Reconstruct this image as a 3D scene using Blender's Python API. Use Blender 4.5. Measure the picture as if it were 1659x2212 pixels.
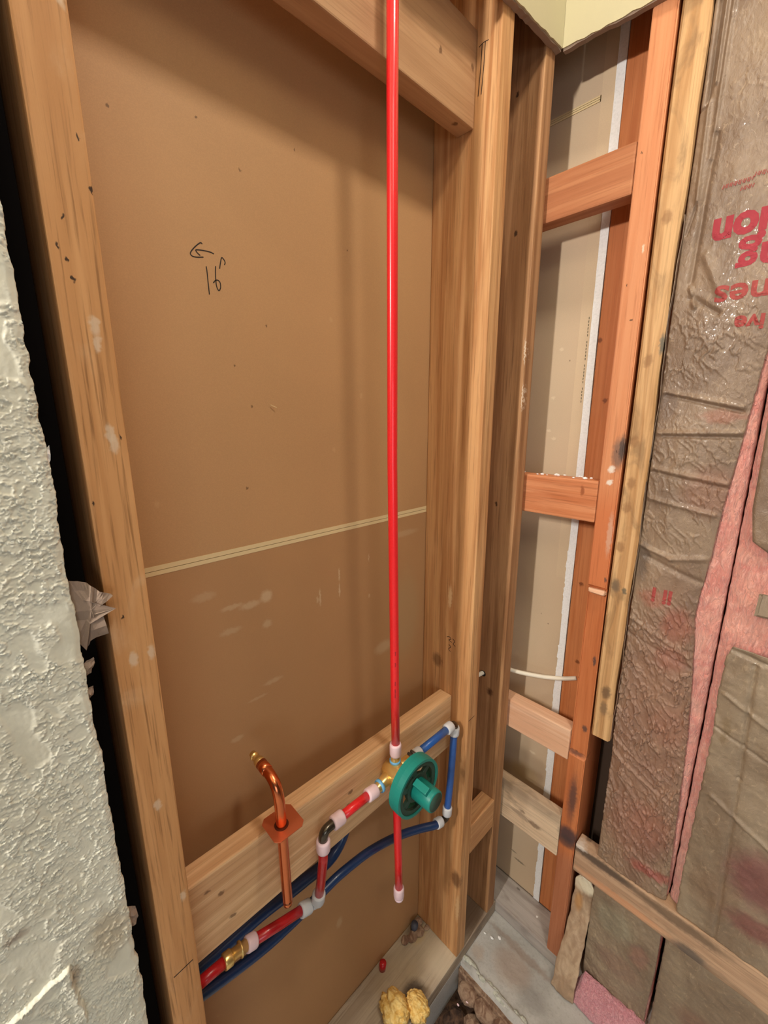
import bpy, bmesh, math, random
import numpy as np
from mathutils import Vector, Matrix

for o in list(bpy.data.objects): bpy.data.objects.remove(o, do_unlink=True)
S = bpy.context.scene
COL = S.collection

def lin(r, g, b):
    f = lambda c: (c/255/12.92) if c/255 <= .04045 else ((c/255+.055)/1.055)**2.4
    return (f(r), f(g), f(b), 1)

# ------------------------------------------------------------ camera
cd = bpy.data.cameras.new('camera'); cam = bpy.data.objects.new('camera', cd); COL.objects.link(cam)
yaw, pitch, roll = 0.765333, 0.223489, -0.0020970
cy, sy, cp, sp = math.cos(yaw), math.sin(yaw), math.cos(pitch), math.sin(pitch)
fwd = Vector((sy*cp, cy*cp, -sp)); rt = Vector((cy, -sy, 0)); up = rt.cross(fwd)
r2 = math.cos(roll)*rt + math.sin(roll)*up; u2 = -math.sin(roll)*rt + math.cos(roll)*up
M = Matrix((r2, u2, -fwd)).transposed().to_4x4(); M.translation = Vector((0, -.45, 1.41))
cam.matrix_world = M
cd.sensor_fit = 'HORIZONTAL'; cd.sensor_width = 36; cd.lens = 902.45*36/1659; cd.clip_start = .01
S.camera = cam

# ------------------------------------------------------------ world, lights, exposure
w = bpy.data.worlds.new('world'); S.world = w; w.use_nodes = True
bg = w.node_tree.nodes['Background']; bg.inputs[0].default_value = (1.0, .95, .90, 1); bg.inputs[1].default_value = .06
def area(name, loc, target, size, power, color, sizey=None):
    l = bpy.data.lights.new(name, 'AREA'); l.energy = power; l.color = color; l.size = size
    if sizey: l.shape = 'RECTANGLE'; l.size_y = sizey
    o = bpy.data.objects.new(name, l); o.location = loc
    o.rotation_euler = (Vector(target)-Vector(loc)).to_track_quat('-Z', 'Y').to_euler(); COL.objects.link(o)
def bulb(name, loc, power, color, r=.04):
    l = bpy.data.lights.new(name, 'POINT'); l.energy = power; l.color = color; l.shadow_soft_size = r
    o = bpy.data.objects.new(name, l); o.location = loc; COL.objects.link(o)
for i, (bx, e) in enumerate(((-1.16, 41), (-1.45, 41), (-1.74, 41))):      # the bulbs of the vanity bar to the left on the same wall
    bulb('vanity_bulb', (bx, -.15, 2.05), e, (1.0, .925, .84))
area('ceiling_lamp', (.42, -.60, 2.62), (.42, -.45, 0), .16, 9.0, (1.0, .90, .76))
area('room_fill_light', (-.10, -1.05, 2.40), (.1, -.4, 1.0), .34, 3.2, (1.0, .90, .78))  # added fill from high in the room, brightens the bay and left stud
area('daylight_window', (-1.0, -2.2, 1.15), (.6, -.1, .5), 1.1, 9.5, (.86, .93, 1.0), 1.0)
S.view_settings.view_transform = 'Standard'; S.view_settings.look = 'None'
S.view_settings.exposure = 0; S.view_settings.gamma = 1; S.view_settings.use_curve_mapping = False

# ------------------------------------------------------------ material helper
class NT:
    def __init__(s, name):
        s.m = bpy.data.materials.new(name); s.m.use_nodes = True; s.t = s.m.node_tree
        s.b = s.t.nodes['Principled BSDF']; s.pos = s.n('ShaderNodeNewGeometry').outputs['Position']
    def n(s, k): return s.t.nodes.new(k)
    def l(s, a, b): s.t.links.new(a, b)
    def scaled(s, sc, off=0.0, src=None):
        v = s.n('ShaderNodeVectorMath'); v.operation = 'MULTIPLY_ADD'; s.l(src or s.pos, v.inputs[0])
        v.inputs[1].default_value = sc; v.inputs[2].default_value = (off, off*1.7, off*.6); return v.outputs[0]
    def noise(s, sc, detail=4, dist=0, off=0.0, rough=.55, src=None):
        if not isinstance(sc, tuple): sc = (sc, sc, sc)
        x = s.n('ShaderNodeTexNoise'); s.l(s.scaled(sc, off, src), x.inputs['Vector'])
        x.inputs['Scale'].default_value = 1; x.inputs['Detail'].default_value = detail
        x.inputs['Distortion'].default_value = dist; x.inputs['Roughness'].default_value = rough; return x.outputs[0]
    def rng(s, v, a, b, lo=0.0, hi=1.0):
        x = s.n('ShaderNodeMapRange'); x.interpolation_type = 'SMOOTHSTEP'; s.l(v, x.inputs[0])
        x.inputs[1].default_value = a; x.inputs[2].default_value = b; x.inputs[3].default_value = lo; x.inputs[4].default_value = hi
        return x.outputs[0]
    def mix(s, fac, a, b, mode='MIX'):
        x = s.n('ShaderNodeMix'); x.data_type = 'RGBA'; x.blend_type = mode; s.l(fac, x.inputs[0])
        for i, c in ((6, a), (7, b)):
            if isinstance(c, tuple): x.inputs[i].default_value = c
            else: s.l(c, x.inputs[i])
        return x.outputs[2]
    def mul(s, a, b):
        x = s.n('ShaderNodeMath'); x.operation = 'MULTIPLY'; s.l(a, x.inputs[0])
        if isinstance(b, float): x.inputs[1].default_value = b
        else: s.l(b, x.inputs[1])
        return x.outputs[0]
    def spots(s, col, spots, warp=.004, wscale=160):
        if not spots: return col
        nz = s.n('ShaderNodeTexNoise'); s.l(s.scaled((wscale,)*3), nz.inputs['Vector']); nz.inputs['Scale'].default_value = 1
        ma = s.n('ShaderNodeVectorMath'); ma.operation = 'MULTIPLY_ADD'; s.l(nz.outputs['Color'], ma.inputs[0])
        ma.inputs[1].default_value = (warp*2,)*3; s.l(s.pos, ma.inputs[2])
        for c, r, colr, st in spots:
            if not isinstance(r, tuple): r = (r, r, r)
            v = s.n('ShaderNodeVectorMath'); v.operation = 'MULTIPLY_ADD'; s.l(ma.outputs[0], v.inputs[0])
            v.inputs[1].default_value = tuple(1/q for q in r)
            v.inputs[2].default_value = tuple(-(c[i]+warp)/r[i] for i in range(3))
            ln = s.n('ShaderNodeVectorMath'); ln.operation = 'LENGTH'; s.l(v.outputs[0], ln.inputs[0])
            col = s.mix(s.rng(ln.outputs['Value'], 1.15, .45, 0, st), col, colr)
        return col
    def fin(s, col, rough=.7, bump=None, metal=0, coat=0, spec=.5, sheen=0):
        if isinstance(col, tuple): s.b.inputs['Base Color'].default_value = col
        else: s.l(col, s.b.inputs['Base Color'])
        s.b.inputs['Roughness'].default_value = rough; s.b.inputs['Metallic'].default_value = metal
        s.b.inputs['Specular IOR Level'].default_value = spec; s.b.inputs['Coat Weight'].default_value = coat
        s.b.inputs['Sheen Weight'].default_value = sheen
        if bump:
            b = s.n('ShaderNodeBump'); b.inputs['Strength'].default_value = bump[1]; b.inputs['Distance'].default_value = bump[2]
            s.l(bump[0], b.inputs['Height']); s.l(b.outputs[0], s.b.inputs['Normal'])
        return s.m

def wood(name, base, dark, light, axis='z', seed=1.0, spots=(), rough=.62, dirt=None, contrast=1.0):
    t = NT(name)
    def av(tr, lo): return tuple(lo if a == axis else tr for a in 'xyz')
    ring = t.noise(av(38, 1.6), 3, 1.2, seed)
    col = t.mix(t.rng(ring, .36, .66), dark, light)
    col = t.mix(t.rng(t.noise(av(30, .9), 2, .4, seed+5), .3, .7, .25, .75), col, base)
    fine = t.noise(av(330, 9), 5, .3, seed+9)
    dk = tuple(c*.62 for c in dark[:3])+(1,)
    col = t.mix(t.rng(fine, .50, .72, 0, .55*contrast), col, dk)
    col = t.mix(t.rng(t.noise(av(14, 5), 4, .5, seed+3), .5, .8, 0, .35), col, light)
    if dirt: col = t.mix(t.rng(t.noise(av(26, 11), 5, .8, seed+13), dirt[1], dirt[1]+.2, 0, dirt[2]), col, dirt[0])
    col = t.spots(col, list(spots))
    return t.fin(col, rough, (fine, .35, .0012), spec=.35)

# ------------------------------------------------------------ geometry helpers
def origin_mesh(me, loc):
    me.transform(Matrix.Translation(-Vector(loc)))
def link(name, me, mat, parent=None, loc=(0, 0, 0)):
    o = bpy.data.objects.new(name, me)
    if mat: me.materials.append(mat)
    COL.objects.link(o)
    if parent:
        o.parent = parent; pl = Vector(parent.location)
        if parent.parent: pl = pl + Vector(parent.parent.location)
        me.transform(Matrix.Translation(-pl)); o.location = (0, 0, 0)
    else:
        me.transform(Matrix.Translation(-Vector(loc))); o.location = loc
    return o
def thing(name, label, cat, loc=(0, 0, 0), group=None, kind=None):
    o = bpy.data.objects.new(name, None); o.empty_display_size = .05; o.location = loc; COL.objects.link(o)
    if label: o['label'] = label
    if cat: o['category'] = cat
    if group: o['group'] = group
    if kind: o['kind'] = kind
    return o
def tag(o, label, cat=None, group=None, kind=None):
    if label: o['label'] = label
    if cat: o['category'] = cat
    if group: o['group'] = group
    if kind: o['kind'] = kind
    return o
def smooth(me):
    for p in me.polygons: p.use_smooth = True
def bm_mesh(name, bm, sm=False):
    me = bpy.data.meshes.new(name); bmesh.ops.recalc_face_normals(bm, faces=bm.faces[:]); bm.to_mesh(me); bm.free()
    if sm: smooth(me)
    return me
def box_bm(x0, x1, y0, y1, z0, z1, bev=.002, cuts=0, jit=0, seed=0):
    bm = bmesh.new(); bmesh.ops.create_cube(bm, size=1)
    for v in bm.verts:
        v.co = Vector((x0+(v.co.x+.5)*(x1-x0), y0+(v.co.y+.5)*(y1-y0), z0+(v.co.z+.5)*(z1-z0)))
    if bev: bmesh.ops.bevel(bm, geom=bm.edges[:], offset=bev, segments=2, profile=.6, affect='EDGES')
    if jit:
        rnd = random.Random(seed)
        for v in bm.verts: v.co += Vector([rnd.uniform(-jit, jit) for _ in range(3)])
    return bm
def box(name, b, mat, parent=None, bev=.002, jit=0, seed=0):
    me = bm_mesh(name, box_bm(*b, bev=bev, jit=jit, seed=seed))
    loc = ((b[0]+b[1])/2, (b[2]+b[3])/2, b[4])
    return link(name, me, mat, parent, loc)
def vec_frame(d):
    d = d.normalized(); a = Vector((0, 0, 1)) if abs(d.z) < .9 else Vector((1, 0, 0))
    u = d.cross(a).normalized(); return u, d.cross(u).normalized()
def tube_bm(pts, r, seg=20, caps=True, bm=None):
    bm = bm or bmesh.new(); pts = [Vector(p) for p in pts]
    rs = r if isinstance(r, (list, tuple)) else [r]*len(pts)
    rings = []; pu = None
    for i, p in enumerate(pts):
        d = (pts[min(i+1, len(pts)-1)]-pts[max(i-1, 0)])
        if pu is None: u, v = vec_frame(d)
        else:
            dn = d.normalized(); u = (pu-dn*pu.dot(dn)).normalized(); v = dn.cross(u)
        pu = u
        rings.append([bm.verts.new(p+(u*math.cos(a)+v*math.sin(a))*rs[i]) for a in [2*math.pi*k/seg for k in range(seg)]])
    for a, b in zip(rings, rings[1:]):
        for k in range(seg): bm.faces.new((a[k], a[(k+1) % seg], b[(k+1) % seg], b[k]))
    if caps: bm.faces.new(rings[0]); bm.faces.new(rings[-1])
    return bm
def spline(pts, n=8):
    P = [Vector(p) for p in pts]; P = [P[0]*2-P[1]]+P+[P[-1]*2-P[-2]]; out = []
    for i in range(1, len(P)-2):
        for k in range(n):
            t = k/n; a, b, c, d = P[i-1:i+3]
            out.append(.5*((2*b)+(-a+c)*t+(2*a-5*b+4*c-d)*t*t+(-a+3*b-3*c+d)*t**3))
    out.append(P[-2]); return out
def tube(name, pts, r, mat, parent=None, seg=20, loc=None):
    me = bm_mesh(name, tube_bm(pts, r, seg), True)
    me.update()
    return link(name, me, mat, parent, loc or tuple(pts[0]))
def collar(name, a, b, r, mat, parent):         # a PEX ring: hollow-looking sleeve with rounded lips
    a, b = Vector(a), Vector(b); d = b-a
    pts = [a, a+d*.02, a+d*.14, a+d*.5, a+d*.86, a+d*.98, b]
    return tube(name, pts, [r*.74, r*.93, r, r, r, r*.93, r*.74], mat, parent, 24)

# numpy value noise
def vnoise(x, y, seed=0):
    rs = np.random.RandomState(seed); T = rs.rand(256, 256)
    xi, yi = np.floor(x).astype(int), np.floor(y).astype(int); xf, yf = x-xi, y-yi
    s = lambda t: t*t*t*(t*(t*6-15)+10)
    u, v = s(xf), s(yf); g = lambda a, b: T[a % 256, b % 256]
    return (g(xi, yi)*(1-u)+g(xi+1, yi)*u)*(1-v)+(g(xi, yi+1)*(1-u)+g(xi+1, yi+1)*u)*v
def fbm(x, y, seed=0, o=4):
    h = 0; a = 1; t = 0
    for i in range(o): h = h+a*vnoise(x*2**i+i*17.3, y*2**i+i*9.1, seed+i); t += a; a *= .5
    return h/t
def sstep(a, b, x):
    t = np.clip((x-a)/(b-a), 0, 1); return t*t*(3-2*t)
def segdist(x, y, a, b):
    ax, ay = a; bx, by = b; dx, dy = bx-ax, by-ay
    t = np.clip(((x-ax)*dx+(y-ay)*dy)/(dx*dx+dy*dy), 0, 1)
    px, py = ax+t*dx, ay+t*dy
    side = (x-ax)*dy-(y-ay)*dx
    return np.hypot(x-px, y-py), t, np.sign(side)
def grid_mesh(name, P, mask=None):
    n, m = P.shape[:2]; idx = np.arange(n*m).reshape(n, m)
    q = np.stack([idx[:-1, :-1], idx[1:, :-1], idx[1:, 1:], idx[:-1, 1:]], -1).reshape(-1, 4)
    if mask is not None:
        mk = (mask[:-1, :-1] & mask[1:, :-1] & mask[1:, 1:] & mask[:-1, 1:]).reshape(-1); q = q[mk]
    me = bpy.data.meshes.new(name); me.from_pydata(P.reshape(-1, 3).tolist(), [], q.tolist()); smooth(me); me.update()
    return me
def closed_grid(name, F, B):                     # front surface F plus back surface B stitched along the rim
    n, m = F.shape[:2]; idx = np.arange(n*m).reshape(n, m); nb = n*m
    q = np.stack([idx[:-1, :-1], idx[1:, :-1], idx[1:, 1:], idx[:-1, 1:]], -1).reshape(-1, 4)
    rim = list(idx[:, 0])+list(idx[-1, 1:])+list(idx[-2::-1, -1])+list(idx[0, -2:0:-1])
    faces = q.tolist()+(q[:, ::-1]+nb).tolist()
    for i in range(len(rim)):
        a, b = int(rim[i]), int(rim[(i+1) % len(rim)]); faces.append([b, a, a+nb, b+nb])
    V = np.concatenate([F.reshape(-1, 3), B.reshape(-1, 3)]).tolist()
    me = bpy.data.meshes.new(name); me.from_pydata(V, [], faces); smooth(me); me.update(); return me

def stroke(name, pts, wdt, nrm, mat, parent, th=.0003, sp=True):      # pen stroke: a thin flat ribbon
    P = spline(pts, 4) if (sp and len(pts) > 2) else [Vector(p) for p in pts]
    n = Vector(nrm); bm = bmesh.new(); prev = None
    for i, p in enumerate(P):
        d = (P[min(i+1, len(P)-1)]-P[max(i-1, 0)]).normalized(); s = d.cross(n).normalized()*wdt/2
        r = [bm.verts.new(p+s+n*th*.2), bm.verts.new(p+s+n*th), bm.verts.new(p-s+n*th), bm.verts.new(p-s+n*th*.2)]
        if prev:
            for k in range(4): bm.faces.new((prev[k], prev[(k+1) % 4], r[(k+1) % 4], r[k]))
        else: bm.faces.new(r)
        prev = r
    bm.faces.new(prev)
    return link(name, bm_mesh(name, bm), mat, parent, tuple(P[0]))

# ------------------------------------------------------------ materials
def plain(name, c, rough=.5, metal=0, coat=0, spec=.5): return NT(name).fin(c, rough, None, metal, coat, spec)
HOLE = lin(46, 28, 18); CHALK = lin(226, 205, 180); MOLD = lin(72, 62, 62); KNOT = lin(92, 56, 32)
def sp_list(pts, r, c, st): return [(p, r, c, st) for p in pts]

left_spots = sp_list([(0.095, 0, 1.628), (0.1, 0, 1.593), (0.077, 0, 1.567), (0.071, 0, 1.544), (0.075, 0, 1.536), (0.077, 0, 1.521), (0.096, 0, 1.392), (0.067, 0, 1.334), (0.076, 0, 1.219)], (.0011, .01, .0028), HOLE, .95)
left_spots += sp_list([(0.088, 0, 1.396), (0.09, 0, 1.386), (0.08, 0, 1.171), (0.097, 0, 1.173), (0.088, 0, 1.488), (0.088, 0, 1.472), (0.082, 0, 0.989), (0.094, 0, 0.846), (.096, 0, 1.72)], (.0042, .02, .009), CHALK, .62)
M_left = wood('wood_left_stud', lin(214, 158, 104), lin(188, 130, 78), lin(228, 174, 120), 'z', 2.1, left_spots, contrast=1.6, dirt=(lin(232, 196, 156), .56, .35))
a_spots = [((.69, .091, .862), (.02, .016, .02), KNOT, .6), ((.69, .012, .287), (.02, .016, .03), KNOT, .75), ((.69, .061, 1.027), (.02, .006, .03), lin(226, 196, 150), .6),
           ((.69, .005, .20), (.02, .006, .05), lin(226, 196, 150), .5)]
M_studA = wood('wood_corner_stud', lin(204, 152, 100), lin(170, 112, 66), lin(228, 182, 130), 'z', 7.7, a_spots)
b_spots = sp_list([(.833, .039, 1.764), (.833, .052, 2.001), (.833, .047, 1.216), (.833, .034, .734)], (.02, .0035, .006), HOLE, .85)
b_spots += [((.834, .002, 1.54), (.02, .0015, .03), CHALK, .8), ((.834, .001, 1.45), (.02, .0015, .03), CHALK, .8), ((.833, .034, .734), (.02, .010, .013), KNOT, .8)]
M_studB = wood('wood_second_stud', lin(176, 130, 88), lin(140, 96, 62), lin(202, 156, 112), 'z', 12.3, b_spots)
hd_spots = sp_list([(.597, .045, 1.952), (.68, .045, 1.968)], (.004, .02, .006), KNOT, .7) + [((.655, .06, 1.886), (.006, .006, .01), KNOT, .8)]
M_header = wood('wood_header', lin(182, 140, 102), lin(168, 124, 86), lin(196, 154, 114), 'x', 4.4, hd_spots, contrast=.6)
bd_spots = sp_list([(.133, .046, .765), (.152, .046, .745), (.39, .046, .745), (.384, .046, .72), (.164, .046, .69), (.60, .046, .72)], (.006, .02, .004), KNOT, .7)
M_board = wood('wood_valve_board', lin(226, 184, 138), lin(200, 150, 106), lin(240, 204, 158), 'x', 9.1, bd_spots, contrast=.7)
M_fresh = wood('wood_block_tan', lin(204, 154, 106), lin(180, 126, 82), lin(224, 178, 130), 'x', 19.1)

def orange_mat():
    t = NT('wood_orange_stud')
    fine = t.noise((330, 330, 9), 5, .3, 3); ring = t.noise((40, 40, 1.3), 3, 1, 8)
    deep = t.mix(t.rng(ring, .35, .65), lin(190, 110, 64), lin(206, 128, 80))
    pale = t.mix(t.rng(ring, .35, .65), lin(206, 132, 88), lin(218, 150, 106))
    sep = t.n('ShaderNodeSeparateXYZ'); t.l(t.pos, sep.inputs[0])
    m1 = t.rng(sep.outputs[2], 1.055, 1.08); m3 = t.rng(sep.outputs[2], 1.21, 1.32)
    xs = t.rng(sep.outputs[0], .8865, .8835)
    red = t.mix(m3, lin(206, 122, 76), pale)
    col = t.mix(t.mul(m1, xs), deep, red)
    low = t.rng(sep.outputs[2], .40, .34)
    col = t.mix(low, col, t.mix(t.rng(ring, .4, .6), lin(172, 106, 72), lin(188, 124, 90)))
    col = t.mix(t.rng(fine, .5, .72, 0, .35), col, lin(150, 76, 38))
    sps = [((.88, -.181, 1.340), (.02, .013, .034), lin(120, 96, 84), .8), ((.88, -.187, 1.352), (.02, .007, .028), lin(70, 62, 60), .85),
           ((.88, -.172, 1.31), (.02, .007, .008), lin(240, 232, 220), .85), ((.88, -.172, 1.284), (.02, .007, .007), lin(240, 232, 220), .85),
           ((.88, -.178, 1.345), (.01, .0012, .004), lin(60, 40, 30), .8), ((.88, -.183, 1.18), (.02, .006, .05), lin(216, 190, 170), .45), ((.88, -.186, 1.085), (.02, .003, .006), MOLD, .8),
           ((.88, -.161, 1.842), (.01, .001, .003), HOLE, .8), ((.88, -.181, 1.692), (.01, .003, .008), CHALK, .9), ((.88, -.175, 1.579), (.01, .0022, .0022), HOLE, .8), ((.88, -.161, 1.638), (.01, .001, .003), HOLE, .8),
           ((.88, -.173, .535), (.03, .008, .05), lin(84, 60, 56), .85), ((.88, -.172, .53), (.03, .013, .085), lin(110, 74, 62), .6), ((.88, -.172, .425), (.03, .03, .028), lin(66, 56, 62), .9), ((.88, -.168, .405), (.03, .03, .02), lin(74, 60, 60), .75),
           ((.885, -.181, .893), (.02, .004, .014), MOLD, .85), ((.885, -.178, .722), (.02, .006, .011), MOLD, .8), ((.888, -.151, .842), (.01, .003, .003), HOLE, .9), ((.9, -.165, .652), (.03, .03, .006), lin(74, 50, 46), .8)]
    col = t.spots(col, sps)
    return t.fin(col, .6, (fine, .3, .001), spec=.35)
M_orange = orange_mat()
dk_spots = sp_list([(.966, -.093, 1.565), (.966, -.117, 1.443), (.966, -.109, 1.028), (.966, -.12, .83)], (.02, .006, .006), lin(110, 56, 26), .8)
M_deep = wood('wood_deep_orange', lin(200, 124, 74), lin(180, 102, 56), lin(212, 140, 90), 'z', 15.5, dk_spots, contrast=.6)
tn = sp_list([(.88, -.211, 1.731), (.88, -.211, 1.506), (.88, -.206, 1.365), (.88, -.21, 1.286), (.88, -.208, 1.238), (.88, -.205, 1.16)], (.02, .009, .013), lin(140, 98, 62), .6)
tn += [((.88, -.206, 1.079), (.02, .010, .016), lin(108, 92, 76), .75), ((.88, -.222, 1.072), (.02, .005, .008), lin(80, 80, 70), .8), ((.88, -.229, 1.531), (.02, .005, .02), lin(110, 108, 98), .9),
       ((.88, -.214, .838), (.02, .011, .018), lin(92, 72, 56), .75), ((.88, -.213, .80), (.02, .008, .02), lin(98, 82, 68), .6)]
M_tan = wood('wood_tan_stud', lin(206, 162, 112), lin(176, 128, 80), lin(226, 186, 136), 'z', 22.2, tn, dirt=(lin(120, 94, 66), .5, .55), contrast=.7)
M_b1 = wood('wood_red_block', lin(188, 124, 84), lin(168, 102, 64), lin(204, 142, 98), 'y', 31.0, contrast=.6)
M_b2 = wood('wood_orange_block', lin(214, 138, 92), lin(192, 110, 66), lin(228, 160, 116), 'y', 35.0, [((.88, -.122, 1.262), (.02, .005, .012), lin(150, 80, 44), .8)])
M_b3 = wood('wood_pink_block', lin(232, 184, 150), lin(218, 164, 128), lin(240, 202, 172), 'y', 41.0, contrast=.5)
M_b4 = wood('wood_weathered_block', lin(220, 192, 160), lin(186, 158, 130), lin(234, 210, 180), 'y', 47.0,
            [((.88, -.08, .45), (.05, .2, .022), lin(176, 156, 134), .55), ((.88, -.09, .385), (.02, .02, .008), lin(110, 84, 66), .7), ((.88, -.055, .40), (.02, .01, .006), lin(110, 84, 66), .6)], dirt=(lin(128, 108, 92), .5, .6))
M_long = wood('wood_mouldy_ledger', lin(192, 156, 126), lin(160, 128, 102), lin(206, 176, 148), 'y', 53.0,
              [((.88, -.25, .407), (.01, .10, .013), lin(88, 74, 64), .9), ((.88, -.40, .402), (.01, .10, .014), lin(112, 92, 74), .8), ((.88, -.20, .415), (.03, .02, .006), lin(230, 220, 210), .7), ((.915, -.21, .425), (.012, .01, .02), lin(90, 70, 56), .8),
               ((.88, -.425, .348), (.012, .035, .016), lin(92, 84, 78), .85), ((.88, -.29, .352), (.01, .12, .012), lin(214, 150, 108), .6), ((.9, -.5, .42), (.02, .3, .02), lin(176, 140, 104), .5)], dirt=(lin(120, 96, 76), .48, .55))
M_shim = wood('wood_old_plate', lin(176, 160, 140), lin(140, 122, 102), lin(192, 178, 160), 'x', 61.0,
              [((.60, .08, .038), (.16, .07, .03), lin(184, 170, 146), .55), ((.66, .03, .038), (.05, .06, .03), lin(206, 192, 168), .7), ((.558, .03, .038), (.035, .03, .03), lin(66, 54, 44), .85), ((.67, .124, .038), (.05, .02, .03), lin(110, 92, 70), .8), ((.657, .10, .04), (.03, .018, .03), lin(196, 170, 128), .7),
               ((.80, .05, .038), (.09, .07, .03), lin(96, 70, 50), .8)], dirt=(lin(112, 98, 84), .5, .5))
M_gplate = wood('wood_grey_plate', lin(178, 170, 164), lin(158, 148, 142), lin(192, 186, 180), 'y', 66.0, [((.928, -.102, .038), .003, lin(250, 250, 245), 1.0), ((.956, -.03, .038), (.004, .006, .01), lin(90, 80, 74), .7)], rough=.85, dirt=(lin(120, 106, 96), .5, .5), contrast=.4)

def paper(name, base, spots, seed=0.0):
    t = NT(name)
    c = t.mix(t.rng(t.noise((3, 3, 2.2), 4, .5, seed), .35, .7), base, tuple(x*.90 for x in base[:3])+(1,))
    fib = t.noise(900, 3, 0, seed+2); c = t.mix(t.rng(fib, .35, .7, 0, .14), c, tuple(min(1, x*1.5) for x in base[:3])+(1,))
    c = t.spots(c, spots, .003, 220)
    return t.fin(c, .62, (fib, .10, .0004), spec=.45)
dh = [(0.388, 0.135, 1.779), (0.25, 0.135, 1.762), (0.155, 0.135, 1.734), (0.303, 0.135, 1.725), (0.326, 0.135, 1.538), (0.275, 0.135, 1.48), (0.296, 0.135, 1.425), (0.279, 0.135, 1.307), (0.48, 0.135, 1.674), (0.175, 0.135, 1.06), (.395, .135, 1.138)]
bs = sp_list(dh, .0022, lin(104, 72, 44), .8) + sp_list([(.443, .135, 1.355), (.506, .135, 1.447), (.444, .135, 1.564), (.155, .135, 1.30)], (.004, .02, .005), lin(205, 165, 120), .45)
M_pap_up = paper('drywall_paper', lin(194, 150, 104), bs, 1)
WH = lin(214, 190, 156)
sm = [((.298, .135, 1.128), (.012, .02, .012), WH, .55), ((.27, .135, 1.122), (.02, .02, .007), WH, .4), ((.24, .135, 1.128), (.02, .02, .005), WH, .35), ((.296, .135, 1.08), (.010, .02, .008), WH, .35), ((.201, .135, 1.157), (.02, .02, .008), WH, .25), ((.235, .135, 1.09), (.02, .02, .006), WH, .3),
      ((.402, .135, 1.093), (.0025, .02, .018), WH, .6), ((.396, .135, 1.09), (.003, .02, .008), WH, .45), ((.446, .135, 1.094), (.0022, .02, .016), WH, .65), ((.446, .135, 1.125), (.0022, .02, .014), WH, .6), ((.52, .135, 1.14), (.002, .02, .009), WH, .5), ((.52, .135, 1.06), (.003, .02, .005), WH, .4),
      ((.30, .135, .973), (.02, .02, .005), WH, .3), ((.27, .135, .955), (.02, .02, .003), WH, .25), ((.63, .135, .98), (.05, .02, .12), lin(178, 150, 110), .5), ((.56, .135, .93), (.03, .02, .016), WH, .35), ((.23, .135, .90), (.012, .02, .006), WH, .3), ((.42, .135, .30), (.01, .02, .016), WH, .3), ((.62, .135, 1.17), (.05, .02, .008), WH, .25)]
M_pap_low = paper('drywall_paper_scuffed', lin(184, 140, 96), sm, 6)
rd = sp_list([(.969, -.013, 1.556), (.969, -.003, 1.452), (.969, .001, 1.378), (.969, -.012, 1.36)], (.02, .006, .004), lin(226, 206, 176), .7) + sp_list([(.969, -.033, 1.53), (.969, -.02, .92), (.969, -.04, .90)], .0018, lin(100, 76, 56), .7)
rd += [((.969, -.029, .509), (.02, .012, .004), lin(236, 220, 190), .6), ((.969, -.01, .43), (.02, .05, .035), lin(190, 160, 112), .5), ((.969, -.02, .12), (.02, .02, .004), lin(96, 84, 66), .7), ((.969, .0, .14), (.02, .012, .003), lin(96, 84, 66), .6), ((.969, -.03, 1.88), (.02, .02, .012), lin(220, 196, 150), .5)]
M_pap_r = paper('drywall_paper_right', lin(208, 184, 154), rd, 11)
M_tape = paper('drywall_edge_paper', lin(216, 192, 160), [], 14)
M_seam = plain('seam_paper', lin(228, 204, 156), .8)
def gyp():
    t = NT('gypsum_core'); n = t.noise(260, 4)
    return t.fin(t.mix(t.rng(n, .25, .6), lin(236, 238, 238), lin(250, 251, 252)), .9, (n, .2, .0006))
M_gyp = gyp()
def paint():
    t = NT('textured_paint'); n = t.noise(260, 4); b = t.noise(14, 4)
    c = t.mix(t.rng(b, .35, .7), lin(228, 226, 210), lin(218, 214, 196))
    c = t.spots(c, [((-.045, -.013, .95), (.012, .02, .006), lin(150, 126, 108), .6), ((.02, -.013, .885), (.02, .03, .035), lin(182, 166, 140), .6), ((-.012, -.013, .865), (.006, .02, .012), lin(150, 124, 96), .6), ((-.06, -.013, 1.40), (.02, .02, .03), lin(176, 156, 128), .5)])
    return t.fin(c, .55, (n, .25, .0006), spec=.5)
M_paint = paint()
def cream():
    t = NT('cream_paint'); n = t.noise(300, 3)
    return t.fin(lin(196, 187, 152), .7, (n, .3, .0006))
M_cream = cream()
M_torn = paper('torn_edge', lin(150, 128, 112), [], 31)
M_mark = plain('pencil_marks', lin(66, 46, 34), .8); M_ink = plain('black_marker', lin(40, 26, 18), .7)
M_redink = plain('red_print', lin(164, 54, 66), .8); M_redfaint = plain('faded_red_print', lin(160, 66, 62), .7); M_grayink = plain('grey_print', lin(110, 100, 80), .8)

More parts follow.
